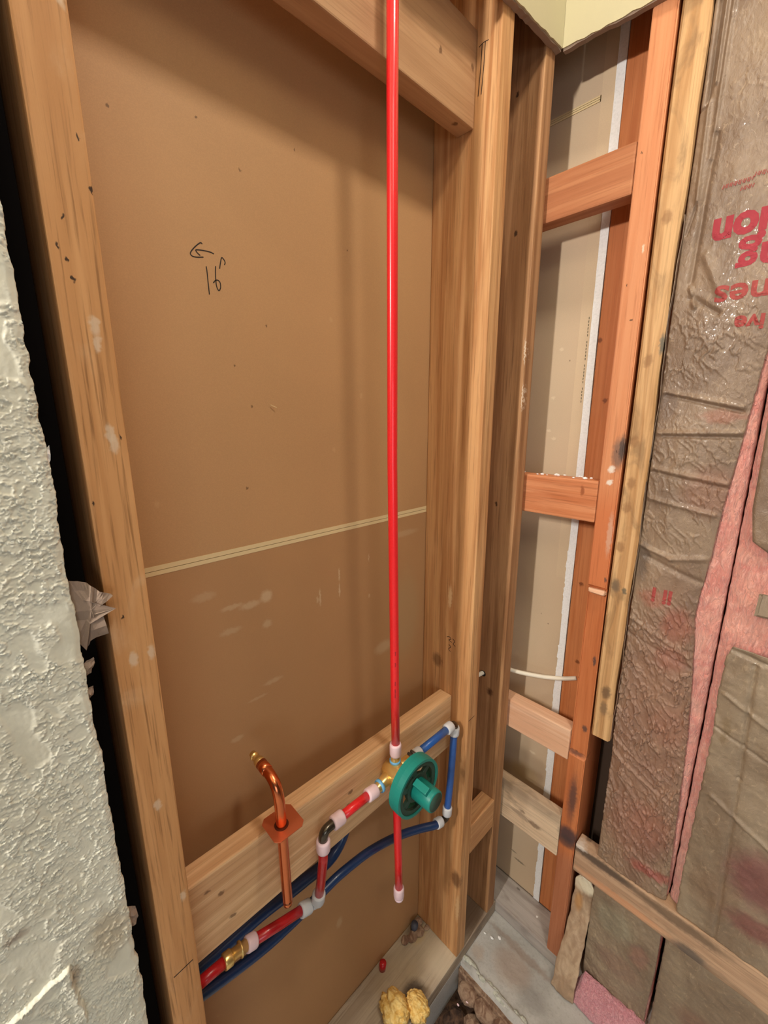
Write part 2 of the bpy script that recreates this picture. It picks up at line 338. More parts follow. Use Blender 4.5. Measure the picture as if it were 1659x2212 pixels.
def kraft(name, base, dk, seed, stains=()):
    t = NT(name); n1 = t.noise((7, 7, 5), 5, 1, seed); n2 = t.noise((60, 60, 34), 5, 2.5, seed+4)
    c = t.mix(t.rng(n1, .32, .68), dk, base)
    c = t.mix(t.rng(n2, .58, .70, 0, .35), c, lin(190, 166, 138))
    c = t.spots(c, list(stains), .010, 70)
    return t.fin(c, .42, (t.noise((150, 150, 90), 5, 3, seed+8), .5, .0018), coat=.16, spec=.6)
M_kraft = kraft('kraft_facing', lin(150, 127, 105), lin(124, 102, 84), 2,
    [((.885, -.312, 1.93), (.05, .03, .03), lin(166, 142, 112), .3), ((.885, -.27, 1.07), (.04, .03, .02), lin(170, 96, 80), .45), ((.885, -.315, 1.03), (.04, .03, .04), lin(158, 90, 74), .55), ((.885, -.315, .96), (.04, .03, .03), lin(156, 88, 74), .45),
     ((.885, -.245, 1.14), (.04, .012, .05), lin(96, 84, 76), .7), ((.885, -.25, 1.43), (.04, .014, .03), lin(108, 92, 84), .5), ((.885, -.33, 1.41), (.04, .04, .012), lin(168, 104, 84), .45), ((.885, -.33, 1.285), (.04, .05, .05), lin(160, 104, 82), .3), ((.885, -.34, .47), (.04, .05, .016), lin(158, 72, 66), .7), ((.885, -.33, .58), (.04, .05, .06), lin(150, 98, 80), .4), ((.885, -.33, .82), (.04, .04, .05), lin(150, 98, 80), .35), ((.885, -.30, .75), (.05, .09, .40), lin(160, 104, 84), .35), ((.885, -.30, .55), (.05, .07, .08), lin(150, 96, 80), .3)])
M_kraft_low = kraft('kraft_facing_dark', lin(154, 136, 114), lin(130, 110, 90), 21,
    [((.885, -.50, .60), (.06, .06, .07), lin(118, 66, 66), .8), ((.885, -.50, .50), (.06, .05, .03), lin(122, 62, 62), .7), ((.885, -.44, .52), (.05, .05, .05), lin(126, 98, 76), .5), ((.885, -.41, .86), (.05, .01, .03), lin(120, 98, 68), .6), ((.885, -.29, .27), (.06, .05, .05), lin(150, 144, 122), .55), ((.885, -.31, .16), (.06, .06, .04), lin(140, 106, 90), .5), ((.885, -.345, .23), (.06, .02, .04), lin(158, 112, 98), .5), ((.885, -.47, .17), (.06, .06, .04), lin(128, 88, 74), .5)])
def pink():
    t = NT('pink_fiberglass'); n = t.noise((160, 160, 60), 6, 2.0); b = t.noise(22, 4, 1)
    c = t.mix(t.rng(b, .3, .7), lin(222, 142, 132), lin(238, 172, 156)); c = t.mix(t.rng(n, .45, .7, 0, .5), c, lin(246, 196, 186))
    return t.fin(c, .95, (n, 1.0, .005), sheen=.3, spec=.1)
M_pink = pink()
def conc():
    t = NT('concrete'); n = t.noise(9, 6, .6); f = t.noise(160, 5)
    c = t.mix(t.rng(n, .3, .7), lin(168, 166, 162), lin(190, 188, 184)); c = t.mix(t.rng(f, .5, .75, 0, .35), c, lin(142, 136, 130))
    c = t.spots(c, [((.80, -.10, 0), (.05, .06, .02), lin(164, 138, 120), .5), ((.845, -.1, 0), (.012, .12, .02), lin(140, 116, 98), .5), ((.78, -.17, 0), (.03, .04, .02), lin(136, 132, 128), .5), ((.762, -.02, 0), (.02, .02, .02), lin(176, 156, 140), .5)], .01, 60)
    return t.fin(c, .85, (f, .4, .002))
M_conc = conc()
def rub(name, a, b, sc=60):
    t = NT(name); n = t.noise(sc, 6, 1)
    return t.fin(t.mix(t.rng(n, .35, .65), a, b), .9, (n, .8, .004))
M_dirt = rub('dark_dirt', lin(52, 36, 28), lin(96, 70, 52)); M_rub = rub('mortar_rubble', lin(118, 88, 70), lin(164, 138, 116)); M_mortar = rub('pale_mortar', lin(170, 172, 162), lin(206, 208, 196), 90)
M_rag = rub('yellow_sponge', lin(230, 184, 96), lin(250, 220, 146), 90)
def pex(name, c):
    t = NT(name); n = t.noise(400, 3); return t.fin(t.mix(t.rng(n, .4, .65, 0, .25), c, tuple(x*.75 for x in c[:3])+(1,)), .30, None, coat=.2, spec=.55)
M_red = pex('red_pex', lin(232, 34, 40)); M_redd = pex('dark_red_pex', lin(190, 26, 34)); M_blue = pex('blue_pex', lin(34, 88, 166)); M_blued = pex('navy_pex', lin(30, 58, 104))
M_ring = plain('pex_ring', lin(236, 208, 216), .45); M_ringw = plain('white_pex_ring', lin(206, 208, 212), .5)
M_brass = plain('brass', lin(244, 210, 136), .30, .82); M_copper = NT('copper').fin(lin(222, 128, 84), .24, None, 1); M_cplate = plain('copper_plate', lin(214, 122, 84), .42, .85)
M_steel = plain('dark_elbow', lin(92, 84, 74), .25, .8); M_oring = plain('blue_band', lin(108, 176, 226), .5)
M_teal = plain('teal_plastic', lin(24, 134, 124), .42); M_teald = plain('dark_teal_plastic', lin(44, 74, 62), .6)
M_cable = plain('white_cable', lin(236, 228, 210), .5); M_nail = plain('nail_steel', lin(90, 84, 80), .4, .8)

# ------------------------------------------------------------ large structure
def struct(o): o['kind'] = 'structure'; return o
fl = thing('floor', 'grey concrete slab with a broken edge beside the dark pit', None, (1.2, -1, 0), kind='structure')
# slab: fine wavy surface, its broken edge along x = .715, the pit left of it
xs = np.linspace(.712, 1.0, 120); ys = np.linspace(-.42, .14, 150); X, Y = np.meshgrid(xs, ys, indexing='ij')
edge = .006*(fbm(Y*30, Y*0, 3)-.5)
Z = .003*(fbm(X*40, Y*40, 5)-.5) - .0015
Xe = X+np.where(np.arange(120)[:, None] == 0, edge, edge*.7*(1-sstep(.712, .74, X)))
ridge = .007*np.exp(-((X-.722)/.006)**2)*(fbm(X*20, Y*60, 8) > .42)
F = np.stack([Xe, Y, Z+ridge], -1); B = np.stack([Xe, Y, np.full_like(X, -.09)], -1)
link('concrete_slab', closed_grid('concrete_slab', F, B), M_conc, fl)
bxl = box('concrete_slab', (.715, 1.4, -3, -.42, -.09, 0), M_conc, fl, .001)
box('concrete_slab', (-2.6, .715, -3, -.42, -.09, 0), M_conc, fl, .001)
box('concrete_slab', (-2.6, .30, -.42, -.0, -.09, 0), M_conc, fl, .001)
box('concrete_slab', (-2.6, .715, .0, .6, -.09, -.001), M_conc, fl, .001)
box('concrete_slab', (.7151, 1.4, .14, .6, -.09, -.001), M_conc, fl, .001)
pb = box('pit_bottom', (.28, .73, -.44, .0, -.13, -.085), M_dirt, fl, .001)
# brown broken rim and pale mortar line along the slab edge
rr = random.Random(4)
def lump(name, c, r, mat, parent=None, seed=0, sq=(1, 1, .6), sub=2):
    bm = bmesh.new(); bmesh.ops.create_icosphere(bm, subdivisions=sub, radius=1); g = random.Random(seed)
    k = [Vector((g.uniform(-1, 1), g.uniform(-1, 1), g.uniform(-1, 1))).normalized() for _ in range(7)]; a = [g.uniform(-.22, .22) for _ in k]
    for v in bm.verts:
        n = v.co.normalized(); f = 1+sum(q*max(0, n.dot(w))**2 for q, w in zip(a, k))+g.uniform(-.05, .05)
        v.co = Vector((n.x*f*r*sq[0]+c[0], n.y*f*r*sq[1]+c[1], n.z*f*r*sq[2]+c[2]))
    return link(name, bm_mesh(name, bm), mat, parent, (c[0], c[1], c[2]-r*sq[2]))

def drywall_seam(parent, mk):
    pass
wb = thing('wall_back', 'brown paper back of drywall filling the bay behind the red pipe', None, (.3, .142, 0), kind='structure')
box('drywall_panel', (-.62, .969, .135, .148, 0, 1.2065), M_pap_low, wb, .0005)
box('drywall_panel', (-.62, .969, .135, .148, 1.2185, 2.44), M_pap_up, wb, .0005)
# seam between the sheets: two pale tapered edges with a dark slit
box('seam_edge', (-.6, .94, .1346, .147, 1.2060, 1.2118), M_seam, wb, 0); box('seam_edge', (-.6, .94, .1346, .147, 1.2126, 1.2190), M_seam, wb, 0)
mk = [[(0.244, 0.135, 1.624), (0.242, 0.135, 1.625), (0.238, 0.135, 1.622), (0.233, 0.135, 1.617), (0.229, 0.135, 1.612), (0.228, 0.135, 1.609), (0.23, 0.135, 1.607), (0.235, 0.135, 1.607), (0.244, 0.135, 1.609)],
      [(0.24, 0.135, 1.610), (0.237, 0.135, 1.612), (0.235, 0.135, 1.615), (0.24, 0.135, 1.6163), (0.248, 0.135, 1.617), (0.254, 0.135, 1.617), (0.258, 0.135, 1.616)],
      [(0.2465, 0.135, 1.599), (0.2470, 0.135, 1.592), (0.2472, 0.135, 1.58), (0.2475, 0.135, 1.566)],
      [(0.259, 0.135, 1.602), (0.258, 0.135, 1.594), (0.2577, 0.135, 1.585), (0.258, 0.135, 1.578), (0.2605, 0.135, 1.573), (0.2632, 0.135, 1.577), (0.2632, 0.135, 1.583), (0.2605, 0.135, 1.5855), (0.257, 0.135, 1.5845), (0.254, 0.135, 1.581)],
      [(0.264, 0.135, 1.600), (0.266, 0.135, 1.608), (0.268, 0.135, 1.614), (0.271, 0.135, 1.612), (0.2722, 0.135, 1.609), (0.271, 0.135, 1.606)]]
for s in mk: tag(stroke('marker_stroke', s, .0013, (0, -1, 0), M_ink, wb), 'black marker handwriting on the brown paper')
bmx = tube_bm([(.325, .133, 1.428), (.334, .131, 1.424)], .0006, 6); link('paper_splinter', bm_mesh('s', bmx), M_seam, wb)

wl = None
def left_sheet():
    xs = np.concatenate([np.linspace(-.70, -.142, 130), np.linspace(-.14, .0385, 210)]); zs = np.concatenate([np.linspace(.0, .448, 120), np.linspace(.45, 1.62, 1500), np.linspace(1.622, 2.43, 220)]); X, Z = np.meshgrid(xs, zs, indexing='ij')
    wx = X*150+2.2*(fbm(X*110, Z*110, 11, 3)-.5)*3; wz = Z*150+2.2*(fbm(X*110, Z*110, 12, 3)-.5)*3
    ca, sa_ = .82, .57; U = wx*ca+wz*sa_; V = -wx*sa_+wz*ca
    q = fbm(U*.34, V*.62, 13, 4)
    area_m = sstep(.33, .43, fbm(X*30+Z*8, Z*24, 15, 3))
    r1 = np.exp(-((q-.5)/.022)**2); r2 = np.exp(-((fbm(U*.5+9, V*.9+4, 17, 3)-.52)/.03)**2)
    h = .0009*sstep(.49, .515, q)*area_m+.0014*r1*area_m+.0009*r2*area_m+.00022*fbm(X*500, Z*70, 19, 3)+.0002*fbm(X*420, Z*420, 20, 2)
    # lifted paint flap low on the left: edges run (-.075,.866)-(-.015,.882)-(-.011,.816)
    top = .882+(X+.015)*.30+.002*(fbm(X*200, X*0, 30)-.5); right = -.015+(.882-Z)*.06+.0025*(fbm(Z*220, Z*0, 31)-.5)
    ins = sstep(0, .0012, top-Z)*sstep(0, .0012, right-X)*sstep(.79, .81, Z+.0*X)
    dd = np.minimum(top-Z, right-X)
    h += ins*(.0052*np.exp(-np.clip(dd, 0, 1)/.014)+.0005)+ins*.0012*fbm(X*260, Z*260, 33, 3)
    h -= .0012*np.exp(-((X-right-.006)/.006)**2)*sstep(.80, .82, Z)*(1-sstep(.875, .89, Z))
    cut = .0385+.0016*(fbm(Z*90, Z*0, 24, 4)-.5)*2+.002*(fbm(Z*14, Z*0+3, 25, 2)-.5)
    Xd = np.where(X > -.14, -.14+(X+.14)/(.0385+.14)*(cut+.14), X)
    roll = .0016*sstep(.034, .0385, X)
    F = np.stack([Xd, -.013-h+roll, Z], -1)
    e = F[-1:].copy(); k = fbm(zs*150, zs*0+8, 27); m = []
    for f, dx in ((.35, .0006), (.7, -.0004), (1.0, -.0008)):        # ragged cut edge folding back to the rear face
        q = e.copy(); q[0, :, 1] = e[0, :, 1]*(1-f)+-.0006*f; q[0, :, 0] += dx+.0012*(k-.5); m.append(q)
    r = m[-1].copy(); r[0, :, 0] = -.70; m.append(r)
    return grid_mesh('wall_left', np.concatenate([F]+m, 0))
wl = struct(link('wall_left', left_sheet(), M_paint, None, (-.1, -.013, .4))); wl['label'] = 'cream textured drywall with a ragged cut edge left of the framing'
box('drywall_panel', (-2.6, -.699, -.0135, -.0005, 0, 2.43), M_paint, wl, .0004)
def flap(name, pts, parent, mat, n=(0, -1, 0)):     # torn paper tongue: outline polygon, gently curled, .5 mm thick
    bm = bmesh.new(); c = sum((Vector(p) for p in pts), Vector())/len(pts)
    ring = [bm.verts.new(p) for p in pts]; cv = bm.verts.new(c+Vector((0, -.003, 0)))
    for i in range(len(ring)): bm.faces.new((ring[i], ring[(i+1) % len(ring)], cv))
    bmesh.ops.subdivide_edges(bm, edges=bm.edges[:], cuts=2, use_grid_fill=True)
    g = random.Random(len(pts))
    for v in bm.verts: v.co.y += .0012*math.sin(v.co.z*900)+g.uniform(-.0003, .0003)
    ex = bmesh.ops.solidify(bm, geom=bm.faces[:], thickness=.0006)
    return link(name, bm_mesh(name, bm), mat, parent)
flap('torn_paper', [(.037, -.006, 1.270), (.045, -.008, 1.268), (.051, -.010, 1.265), (.055, -.012, 1.2605), (.059, -.013, 1.2555), (.064, -.014, 1.2525), (.0675, -.015, 1.2505), (.062, -.013, 1.2485), (.0565, -.012, 1.2505), (.052, -.010, 1.2475), (.0495, -.009, 1.243), (.051, -.009, 1.236), (.0495, -.008, 1.230), (.0535, -.009, 1.224), (.0515, -.009, 1.218), (.0545, -.009, 1.211), (.047, -.007, 1.208), (.043, -.006, 1.200), (.037, -.005, 1.212), (.037, -.005, 1.24)], wl, M_torn)
flap('torn_paper', [(.037, -.006, 1.184), (.042, -.008, 1.190), (.047, -.010, 1.193), (.047, -.01, 1.187), (.043, -.008, 1.178), (.037, -.006, 1.172)], wl, M_torn)
flap('torn_paper', [(.037, -.006, 1.160), (.043, -.008, 1.164), (.042, -.008, 1.154), (.037, -.006, 1.150)], wl, M_torn)
flap('torn_paper', [(.037, -.006, 1.380), (.042, -.009, 1.388), (.041, -.009, 1.376), (.037, -.006, 1.368)], wl, M_gyp)
flap('torn_paper', [(.037, -.004, .89), (.046, -.005, .886), (.047, -.006, .872), (.042, -.005, .86), (.037, -.004, .862)], wl, M_torn)

box('gap_shade_panel', (-.6, .0625, .10, .1345, .04, 2.40), plain('gap_shade_black', lin(26, 20, 20), .9), wb, 0)  # added near-black sheet, stands in for the shade in the left gap
wr = thing('wall_right', 'tan paper back of drywall in the narrow bay by the corner', None, (.975, .0, 0), kind='structure')
box('drywall_panel', (.969, .984, -.073, .148, .036, 2.003), M_pap_r, wr, .0005)
box('drywall_panel', (.969, .984, -.073, .148, 2.014, 2.44), M_pap_r, wr, .0005)
for z0, z1 in ((2.0035, 2.0068), (2.0075, 2.0105), (2.0112, 2.0140)): box('seam_edge', (.9686, .983, -.046, .14, z0, z1), M_seam, wr, 0)
box('tapered_edge', (.9686, .970, -.0725, -.048, 1.03, 2.43), M_tape, wr, 0)
# exposed gypsum edge, ragged towards the paper
def gypstrip():
    zs = np.linspace(.038, 2.43, 700); rg = np.where(zs < 1.10, .0035*fbm(zs*110, zs*0, 41, 3)*(fbm(zs*26, zs*0, 43, 2) > .42), 0)+.001*(fbm(zs*30, zs*0, 44)-.5)
    V = []; Fc = []
    for i, z in enumerate(zs):
        a = -.0725+rg[i]; b = -.0885+.0008*math.sin(z*9)
        V += [(.966, a, z), (.966, b, z), (.980, b, z), (.980, a, z)]
        if i:
            j = 4*(i-1)
            for k in range(4): Fc.append((j+k, j+(k+1) % 4, j+4+(k+1) % 4, j+4+k))
    Fc += [(0, 1, 2, 3), (4*len(zs)-4, 4*len(zs)-3, 4*len(zs)-2, 4*len(zs)-1)]
    me = bpy.data.meshes.new('g'); me.from_pydata(V, [], Fc); me.update(); return me
tag(link('gypsum_edge', gypstrip(), M_gyp, wr), 'bright white broken gypsum edge of the drywall')
rr = random.Random(9)
for i in range(26):                                   # faint grey print running up the tapered edge
    z = 1.44+i*.0068
    if i % 7 == 5: continue
    stroke('print_mark', [(.9684, -.0665+rr.uniform(-.0006, .0006), z), (.9684, -.0665, z+.0045)], .0016, (-1, 0, 0), M_grayink, wr, .0002)

M_sheath = plain('dark_sheathing', lin(70, 52, 40), .9)
box('outer_sheathing', (1.002, 1.02, -3, .5, -.09, 2.44), M_sheath, wr, 0)
# finished drywall left on the upper walls, hanging over the corner
wt = thing('wall_upper', 'cream painted upper wall corner cut off above the studs', None, (.86, -.01, 2.05), kind='structure')
def prism(name, poly, axis, a, b, mat, parent, bev=0):
    bm = bmesh.new(); f0 = []; f1 = []
    for p in poly:
        mk3 = (lambda t: (p[0], t, p[1])) if axis == 'y' else (lambda t: (t, p[0], p[1]))
        f0.append(bm.verts.new(mk3(a))); f1.append(bm.verts.new(mk3(b)))
    bm.faces.new(f0); bm.faces.new(f1[::-1]); n = len(poly)
    for i in range(n): bm.faces.new((f0[i], f0[(i+1) % n], f1[(i+1) % n], f1[i]))
    if bev: bmesh.ops.bevel(bm, geom=bm.edges[:], offset=bev, segments=2, affect='EDGES')
    return link(name, bm_mesh(name, bm), mat, parent, (poly[0][0], a, poly[0][1]) if axis == 'y' else (a, poly[0][0], poly[0][1]))
rj = random.Random(2)
jag = lambda a, b, n, z0, z1: [(a+(b-a)*i/n, z0+(z1-z0)*i/n+rj.uniform(-.0015, .0015)) for i in range(n+1)]
prism('drywall_sheet', jag(.5, .867, 40, 2.018, 2.054)+[(.867, 2.44), (.5, 2.44)], 'y', -.013, -.0105, M_cream, wt)
prism('drywall_edge', jag(.5, .867, 40, 2.016, 2.052)+[(.867, 2.43), (.5, 2.43)], 'y', -.0104, -.0004, M_torn, wt)
prism('drywall_sheet', jag(-.0132, -.9, 70, 2.054, 1.99)+[(-.9, 2.44), (-.0132, 2.44)], 'x', .8672, .8695, M_cream, wt)
prism('drywall_edge', jag(-.0132, -.9, 70, 2.052, 1.988)+[(-.9, 2.43), (-.0132, 2.43)], 'x', .8696, .8792, M_torn, wt)

box_c = struct(box('ceiling', (-2.7, 1.4, -3, .16, 2.90, 2.92), M_cream, None, 0)); box_c['label'] = 'flat painted ceiling above the bath corner'

# ------------------------------------------------------------ framing
def lumber(name, b, mat, label, cat='stud', bev=.0022, group=None):
    o = box(name, b, mat, None, bev); return tag(o, label, cat, group)
ls = lumber('wall_stud', (.064, .101, 0, .1345, .038, 2.40), M_left, 'wide-open left stud with nail holes, nearest the textured wall')
stroke('pencil_mark', [(.072, 0, .738), (.084, 0, .7395), (.095, 0, .741)], .0012, (0, -1, 0), M_ink, ls)
lumber('wall_stud', (-.36, -.323, 0, .1345, .038, 2.40), M_left, 'hidden stud in the dark gap behind the textured wall')
sa = lumber('wall_stud', (.690, .7255, 0, .1345, .038, 2.40), M_studA, 'full-height golden stud that carries the right ends of header and valve board')
stroke('pencil_mark', [(.692, 0, .749), (.703, 0, .7495), (.714, 0, .751)], .0012, (0, -1, 0), M_ink, sa)
for pts in ([(.69, .066, .930), (.69, .060, .933), (.69, .054, .929), (.69, .060, .925), (.69, .052, .922)], [(.69, .050, .932), (.69, .044, .927), (.69, .048, .920), (.69, .042, .916)], [(.69, .060, .914), (.69, .054, .910), (.69, .060, .903), (.69, .055, .898)]):
    stroke('pencil_mark', pts, .0012, (-1, 0, 0), M_ink, sa)
for y in (.036, .030): stroke('pencil_mark', [(.69, y, 2.000), (.69, y+.001, 1.97), (.69, y+.004, 1.93)], .0012, (-1, 0, 0), M_ink, sa)
stroke('pencil_mark', [(.69, .042, 1.998), (.69, .034, 2.000), (.69, .024, 1.999)], .0010, (-1, 0, 0), M_ink, sa)
sb = lumber('wall_stud', (.833, .868, 0, .1345, .038, 2.40), M_studB, 'darker second stud from the valve bay, drilled for the white cable')
tube('cable_hole', [(.8326, .056, .776), (.8335, .056, .776)], .008, plain('drilled_hole', lin(30, 20, 14), .9), sb, 16)
lumber('top_plate', (-.6, .88, 0, .1345, 2.401, 2.439), M_header, 'top plate over the studs of the valve wall', 'plate')
pl = lumber('sole_plate', (-.6, .8795, 0, .1345, 0, .0378), M_shim, 'mortar-smeared sole plate under the valve wall', 'plate')
hd = lumber('header_block', (.1015, .6895, .046, .080, 1.886, 2.023), M_header, 'thick horizontal block across the top, behind the red pipe', 'beam')
vb = lumber('valve_board', (.1015, .6895, .046, .080, .656, .792), M_board, 'horizontal board behind the green valve guard', 'board', .003)
lumber('fire_block', (.726, .8325, 0, .040, .345, .430), M_fresh, 'short block low between the two corner studs', 'block')
# right wall
def orange_stud():
    prof = [(.88, 0.038), (.88, .645), (.8835, .650), (.889, .654), (.889, 1.058), (.8865, 1.063), (.88, 1.067), (.88, 2.42), (.9655, 2.42), (.9655, .038)]
    bm = bmesh.new(); a = [bm.verts.new((x, -.1895, z)) for x, z in prof]; b = [bm.verts.new((x, -.1525, z)) for x, z in prof]; n = len(prof)
    bm.faces.new(a); bm.faces.new(b[::-1])
    for i in range(n): bm.faces.new((a[i], a[(i+1) % n], b[(i+1) % n], b[i]))
    bmesh.ops.bevel(bm, geom=[e for e in bm.edges if abs(e.verts[0].co.z-e.verts[1].co.z) > .3], offset=.002, segments=2, affect='EDGES')
    return link('wall_stud', bm_mesh('o', bm), M_orange, None, (.92, -.171, .038))
osd = tag(orange_stud(), 'orange stud with chiselled notch, mould and white paint dabs', 'stud')
me = bm_mesh('wood_splinter', box_bm(.876, .889, -.1885, -.156, 1.050, 1.060, .003, jit=.0012, seed=3)); link('wood_splinter', me, M_b3, osd)
lumber('backing_board', (.966, 1.0, -.186, -.0895, .039, 2.42), M_deep, 'deep orange board set back beside the white gypsum edge', 'board')
def tan_stud():
    bm = bmesh.new(); N = 60; rings = []
    g = random.Random(5)
    for i in range(N+1):
        z = .722+(2.42-.722)*i/N; w1 = .0016*math.sin(z*9)+.001*math.sin(z*31); w2 = .0012*math.sin(z*7+1)
        if i == 0: w1 = 0; w2 = 0
        rings.append([bm.verts.new(p) for p in ((.884, -.1945+w2, z), (.8800, -.1985+w2, z), (.8800, -.2285+w1, z), (.8835, -.2320+w1, z), (.962, -.232+w1, z), (.962, -.1945+w2, z))])
    for v in rings[0]: v.co.z += g.uniform(-.006, .006)
    for a, b in zip(rings, rings[1:]):
        for k in range(6): bm.faces.new((a[k], a[(k+1) % 6], b[(k+1) % 6], b[k]))
    bm.faces.new(rings[0]); bm.faces.new(rings[-1])
    return link('wall_stud', bm_mesh('t', bm), M_tan, None, (.92, -.213, .722))
tag(tan_stud(), 'stained tan stud ending above the floor, beside the brown insulation', 'stud')
blocks = [((.88, .917, -.1515, .06, 1.784, 1.864), M_b1, 'topmost reddish block in the narrow corner bay'),
          ((.88, .917, -.1515, .06, 1.199, 1.284), M_b2, 'orange block at mid height in the narrow corner bay'),
          ((.88, .917, -.1515, .06, .626, .705), M_b3, 'pale pinkish block just below the white cable'),
          ((.88, .906, -.1515, .06, .341, .463), M_b4, 'weathered grey block lowest in the narrow corner bay')]
bobs = [tag(box('fire_block', b, m, None, .003), l, 'block') for b, m, l in blocks]
gg = random.Random(8)
for i in range(14):                                  # crumbs of drywall on the orange block
    y = gg.uniform(-.14, .03); lump('plaster_crumb', (gg.uniform(.884, .912), y, 1.286), gg.uniform(.0015, .0045), M_gyp, bobs[1], i, (1, 1.4, .7), 1)
lumber('ledger_board', (.88, .918, -1.1, -.1915, .339, .418), M_long, 'mouldy horizontal board running right across the insulation', 'board', .003)
gp = lumber('sole_plate', (.8797, .968, -1.1, .1345, 0, .0378), M_gplate, 'dusty grey sole plate under the narrow corner bay', 'plate', .004)

# ------------------------------------------------------------ insulation
def pink_batt(name, ylo, yhi, z0, z1, parent, xf=.893, xb=.974, seed=0, crown=.010, yfun=None, ny=70, nz=320):
    v = np.linspace(0, 1, ny); z = np.linspace(z0, z1, nz); V_, Z = np.meshgrid(v, z, indexing='ij')
    lo, hi = (ylo, yhi) if yfun is None else yfun(Z)
    Yv = lo+(hi-lo)*V_+.002*(fbm(Z*60, V_*6, seed+5, 3)-.5)
    edge = np.minimum(V_, 1-V_)
    X = xf-crown*np.sqrt(np.clip(1-(1-np.clip(edge*8, 0, 1))**2, 0, 1))+.006*(fbm(Yv*55, Z*30, seed, 4)-.5)+.0025*(fbm(Yv*300, Z*200, seed+3, 2)-.5)
    F = np.stack([X, Yv, Z], -1); B = np.stack([np.full_like(X, xb), Yv, Z], -1)
    return link(name, closed_grid(name, F, B), M_pink, parent)
# bay one: edge of the kraft against the pink strip, as measured up the wall
ZK = [.40, .486, .811, .907, .999, 1.05, 1.088, 1.176, 1.259, 1.36, 1.479, 1.70, 2.42]; YK = [-.373, -.371, -.359, -.352, -.344, -.338, -.339, -.346, -.350, -.358, -.366, -.384, -.386]
kedge = lambda Z: np.interp(Z, ZK, YK)
creases1 = [  # (y0,z0,y1,z1, height, width): folds that stand off the wall
    (-.250, 2.42, -.252, 1.90, .006, .0022), (-.243, 2.42, -.244, 1.88, -.006, .0026), (-.262, 2.42, -.259, 1.80, .004, .003), (-.232, 1.872, -.244, 1.874, -.004, .002), (-.246, 1.88, -.249, 1.74, .004, .003),
    (-.249, 1.74, -.240, 1.70, -.004, .002), (-.262, 1.83, -.256, 1.62, -.005, .004), (-.256, 1.62, -.268, 1.585, .005, .003), (-.262, 1.60, -.300, 1.570, -.005, .004), (-.272, 1.66, -.300, 1.60, .004, .006),
    (-.240, 1.452, -.352, 1.424, .004, .004), (-.245, 1.447, -.352, 1.417, -.004, .003), (-.240, 1.381, -.356, 1.384, .0045, .004), (-.25, 1.376, -.356, 1.376, -.004, .003), (-.240, 1.318, -.35, 1.30, .004, .004), (-.240, 1.311, -.35, 1.292, -.003, .003),
    (-.242, 1.262, -.34, 1.245, .004, .004), (-.238, 1.17, -.29, 1.155, .005, .004), (-.29, 1.155, -.338, 1.165, .004, .005), (-.25, 1.15, -.338, 1.12, -.004, .005), (-.24, 1.02, -.34, .975, .004, .004), (-.24, .985, -.345, .952, -.003, .004),
    (-.240, .96, -.312, .80, .007, .003), (-.245, .945, -.315, .80, -.005, .003), (-.24, .90, -.28, .80, .004, .003), (-.235, .74, -.33, .70, .004, .003), (-.235, .71, -.34, .655, .004, .003), (-.235, .66, -.29, .53, .004, .003), (-.26, .67, -.33, .56, .004, .003), (-.30, .50, -.365, .452, .004, .003)]
def kheight1(Y, Z):
    h = .006*(fbm(Y*26, Z*9, 51, 3)-.5)
    r = .5-np.abs(fbm(Y*74+3*fbm(Y*28, Z*28, 60), Z*50-Y*40, 53, 4)-.5)
    lowm = sstep(1.12, .92, Z)*sstep(.40, .46, Z)
    h += (.0012+.0062*lowm+.0018*sstep(1.46, 1.50, Z)*sstep(1.60, 1.54, Z)+.0015*sstep(1.5, 1.3, Z))*(sstep(.40, .5, r))*(fbm(Y*20, Z*14, 57, 2))
    h += .0035*lowm*(fbm(Y*150, Z*110-Y*80, 59, 3)-.5)+.0007*(fbm(Y*160, Z*120, 61, 3)-.5)
    for y0, z0, y1, z1, a, wd in creases1:
        d, t, s = segdist(Y, Z, (y0, z0), (y1, z1)); h += a*np.exp(-(d/wd)**2)
    return h
def kraft_sheet(name, yfun, z0, z1, hf, mat, parent, ny, nz, x0=.888, bag=.010):
    v = np.linspace(0, 1, ny); z = np.linspace(z0, z1, nz); V_, Z = np.meshgrid(v, z, indexing='ij')
    lo, hi = yfun(Z); Y = lo+(hi-lo)*V_
    X = x0-bag*np.sin(np.clip(V_, 0, 1)*math.pi)**.6-hf(Y, Z)
    F = np.stack([X, Y, Z], -1); B = np.stack([X+.0012, Y, Z], -1)
    return link(name, closed_grid(name, F, B), mat, parent)
b1 = thing('insulation_batt', 'tall paper-faced insulation batt with red lettering beside the tan stud', 'insulation', (.93, -.30, .42))
pink_batt('fiberglass', -.2345, -.3735, .4195, 2.42, b1, .9075, .966, 3, .009, lambda Z: (-.2345+0*Z, np.where(Z > 1.55, np.interp(Z, ZK, YK)-.002, -.3735)), 60, 420)
kr1 = kraft_sheet('kraft_facing', lambda Z: (-.2355-.002*sstep(.73, .70, Z)+0*Z, kedge(Z)+.0015*(fbm(Z*120, Z*0, 71, 3)-.5)), .4195, 2.42, kheight1, M_kraft, b1, 130, 1150, .8915, .008)
# curled paper lip between stud and batt
V = []; Fc = []
zs = np.linspace(.735, 1.73, 200)
for i, z in enumerate(zs):
    y = -.2336-.0014*math.sin(z*23)-.0006*math.sin(z*71); x = .8845-.0016*math.sin(z*17)
    V += [(x, y, z), (x, y-.0007, z), (.8925, y-.0007, z), (.8925, y, z)]
    if i: Fc += [(4*i-4+k, 4*i-4+(k+1) % 4, 4*i+(k+1) % 4, 4*i+k) for k in range(4)]
me = bpy.data.meshes.new('paper_lip'); me.from_pydata(V, [], Fc); me.update(); link('paper_lip', me, M_kraft, b1)
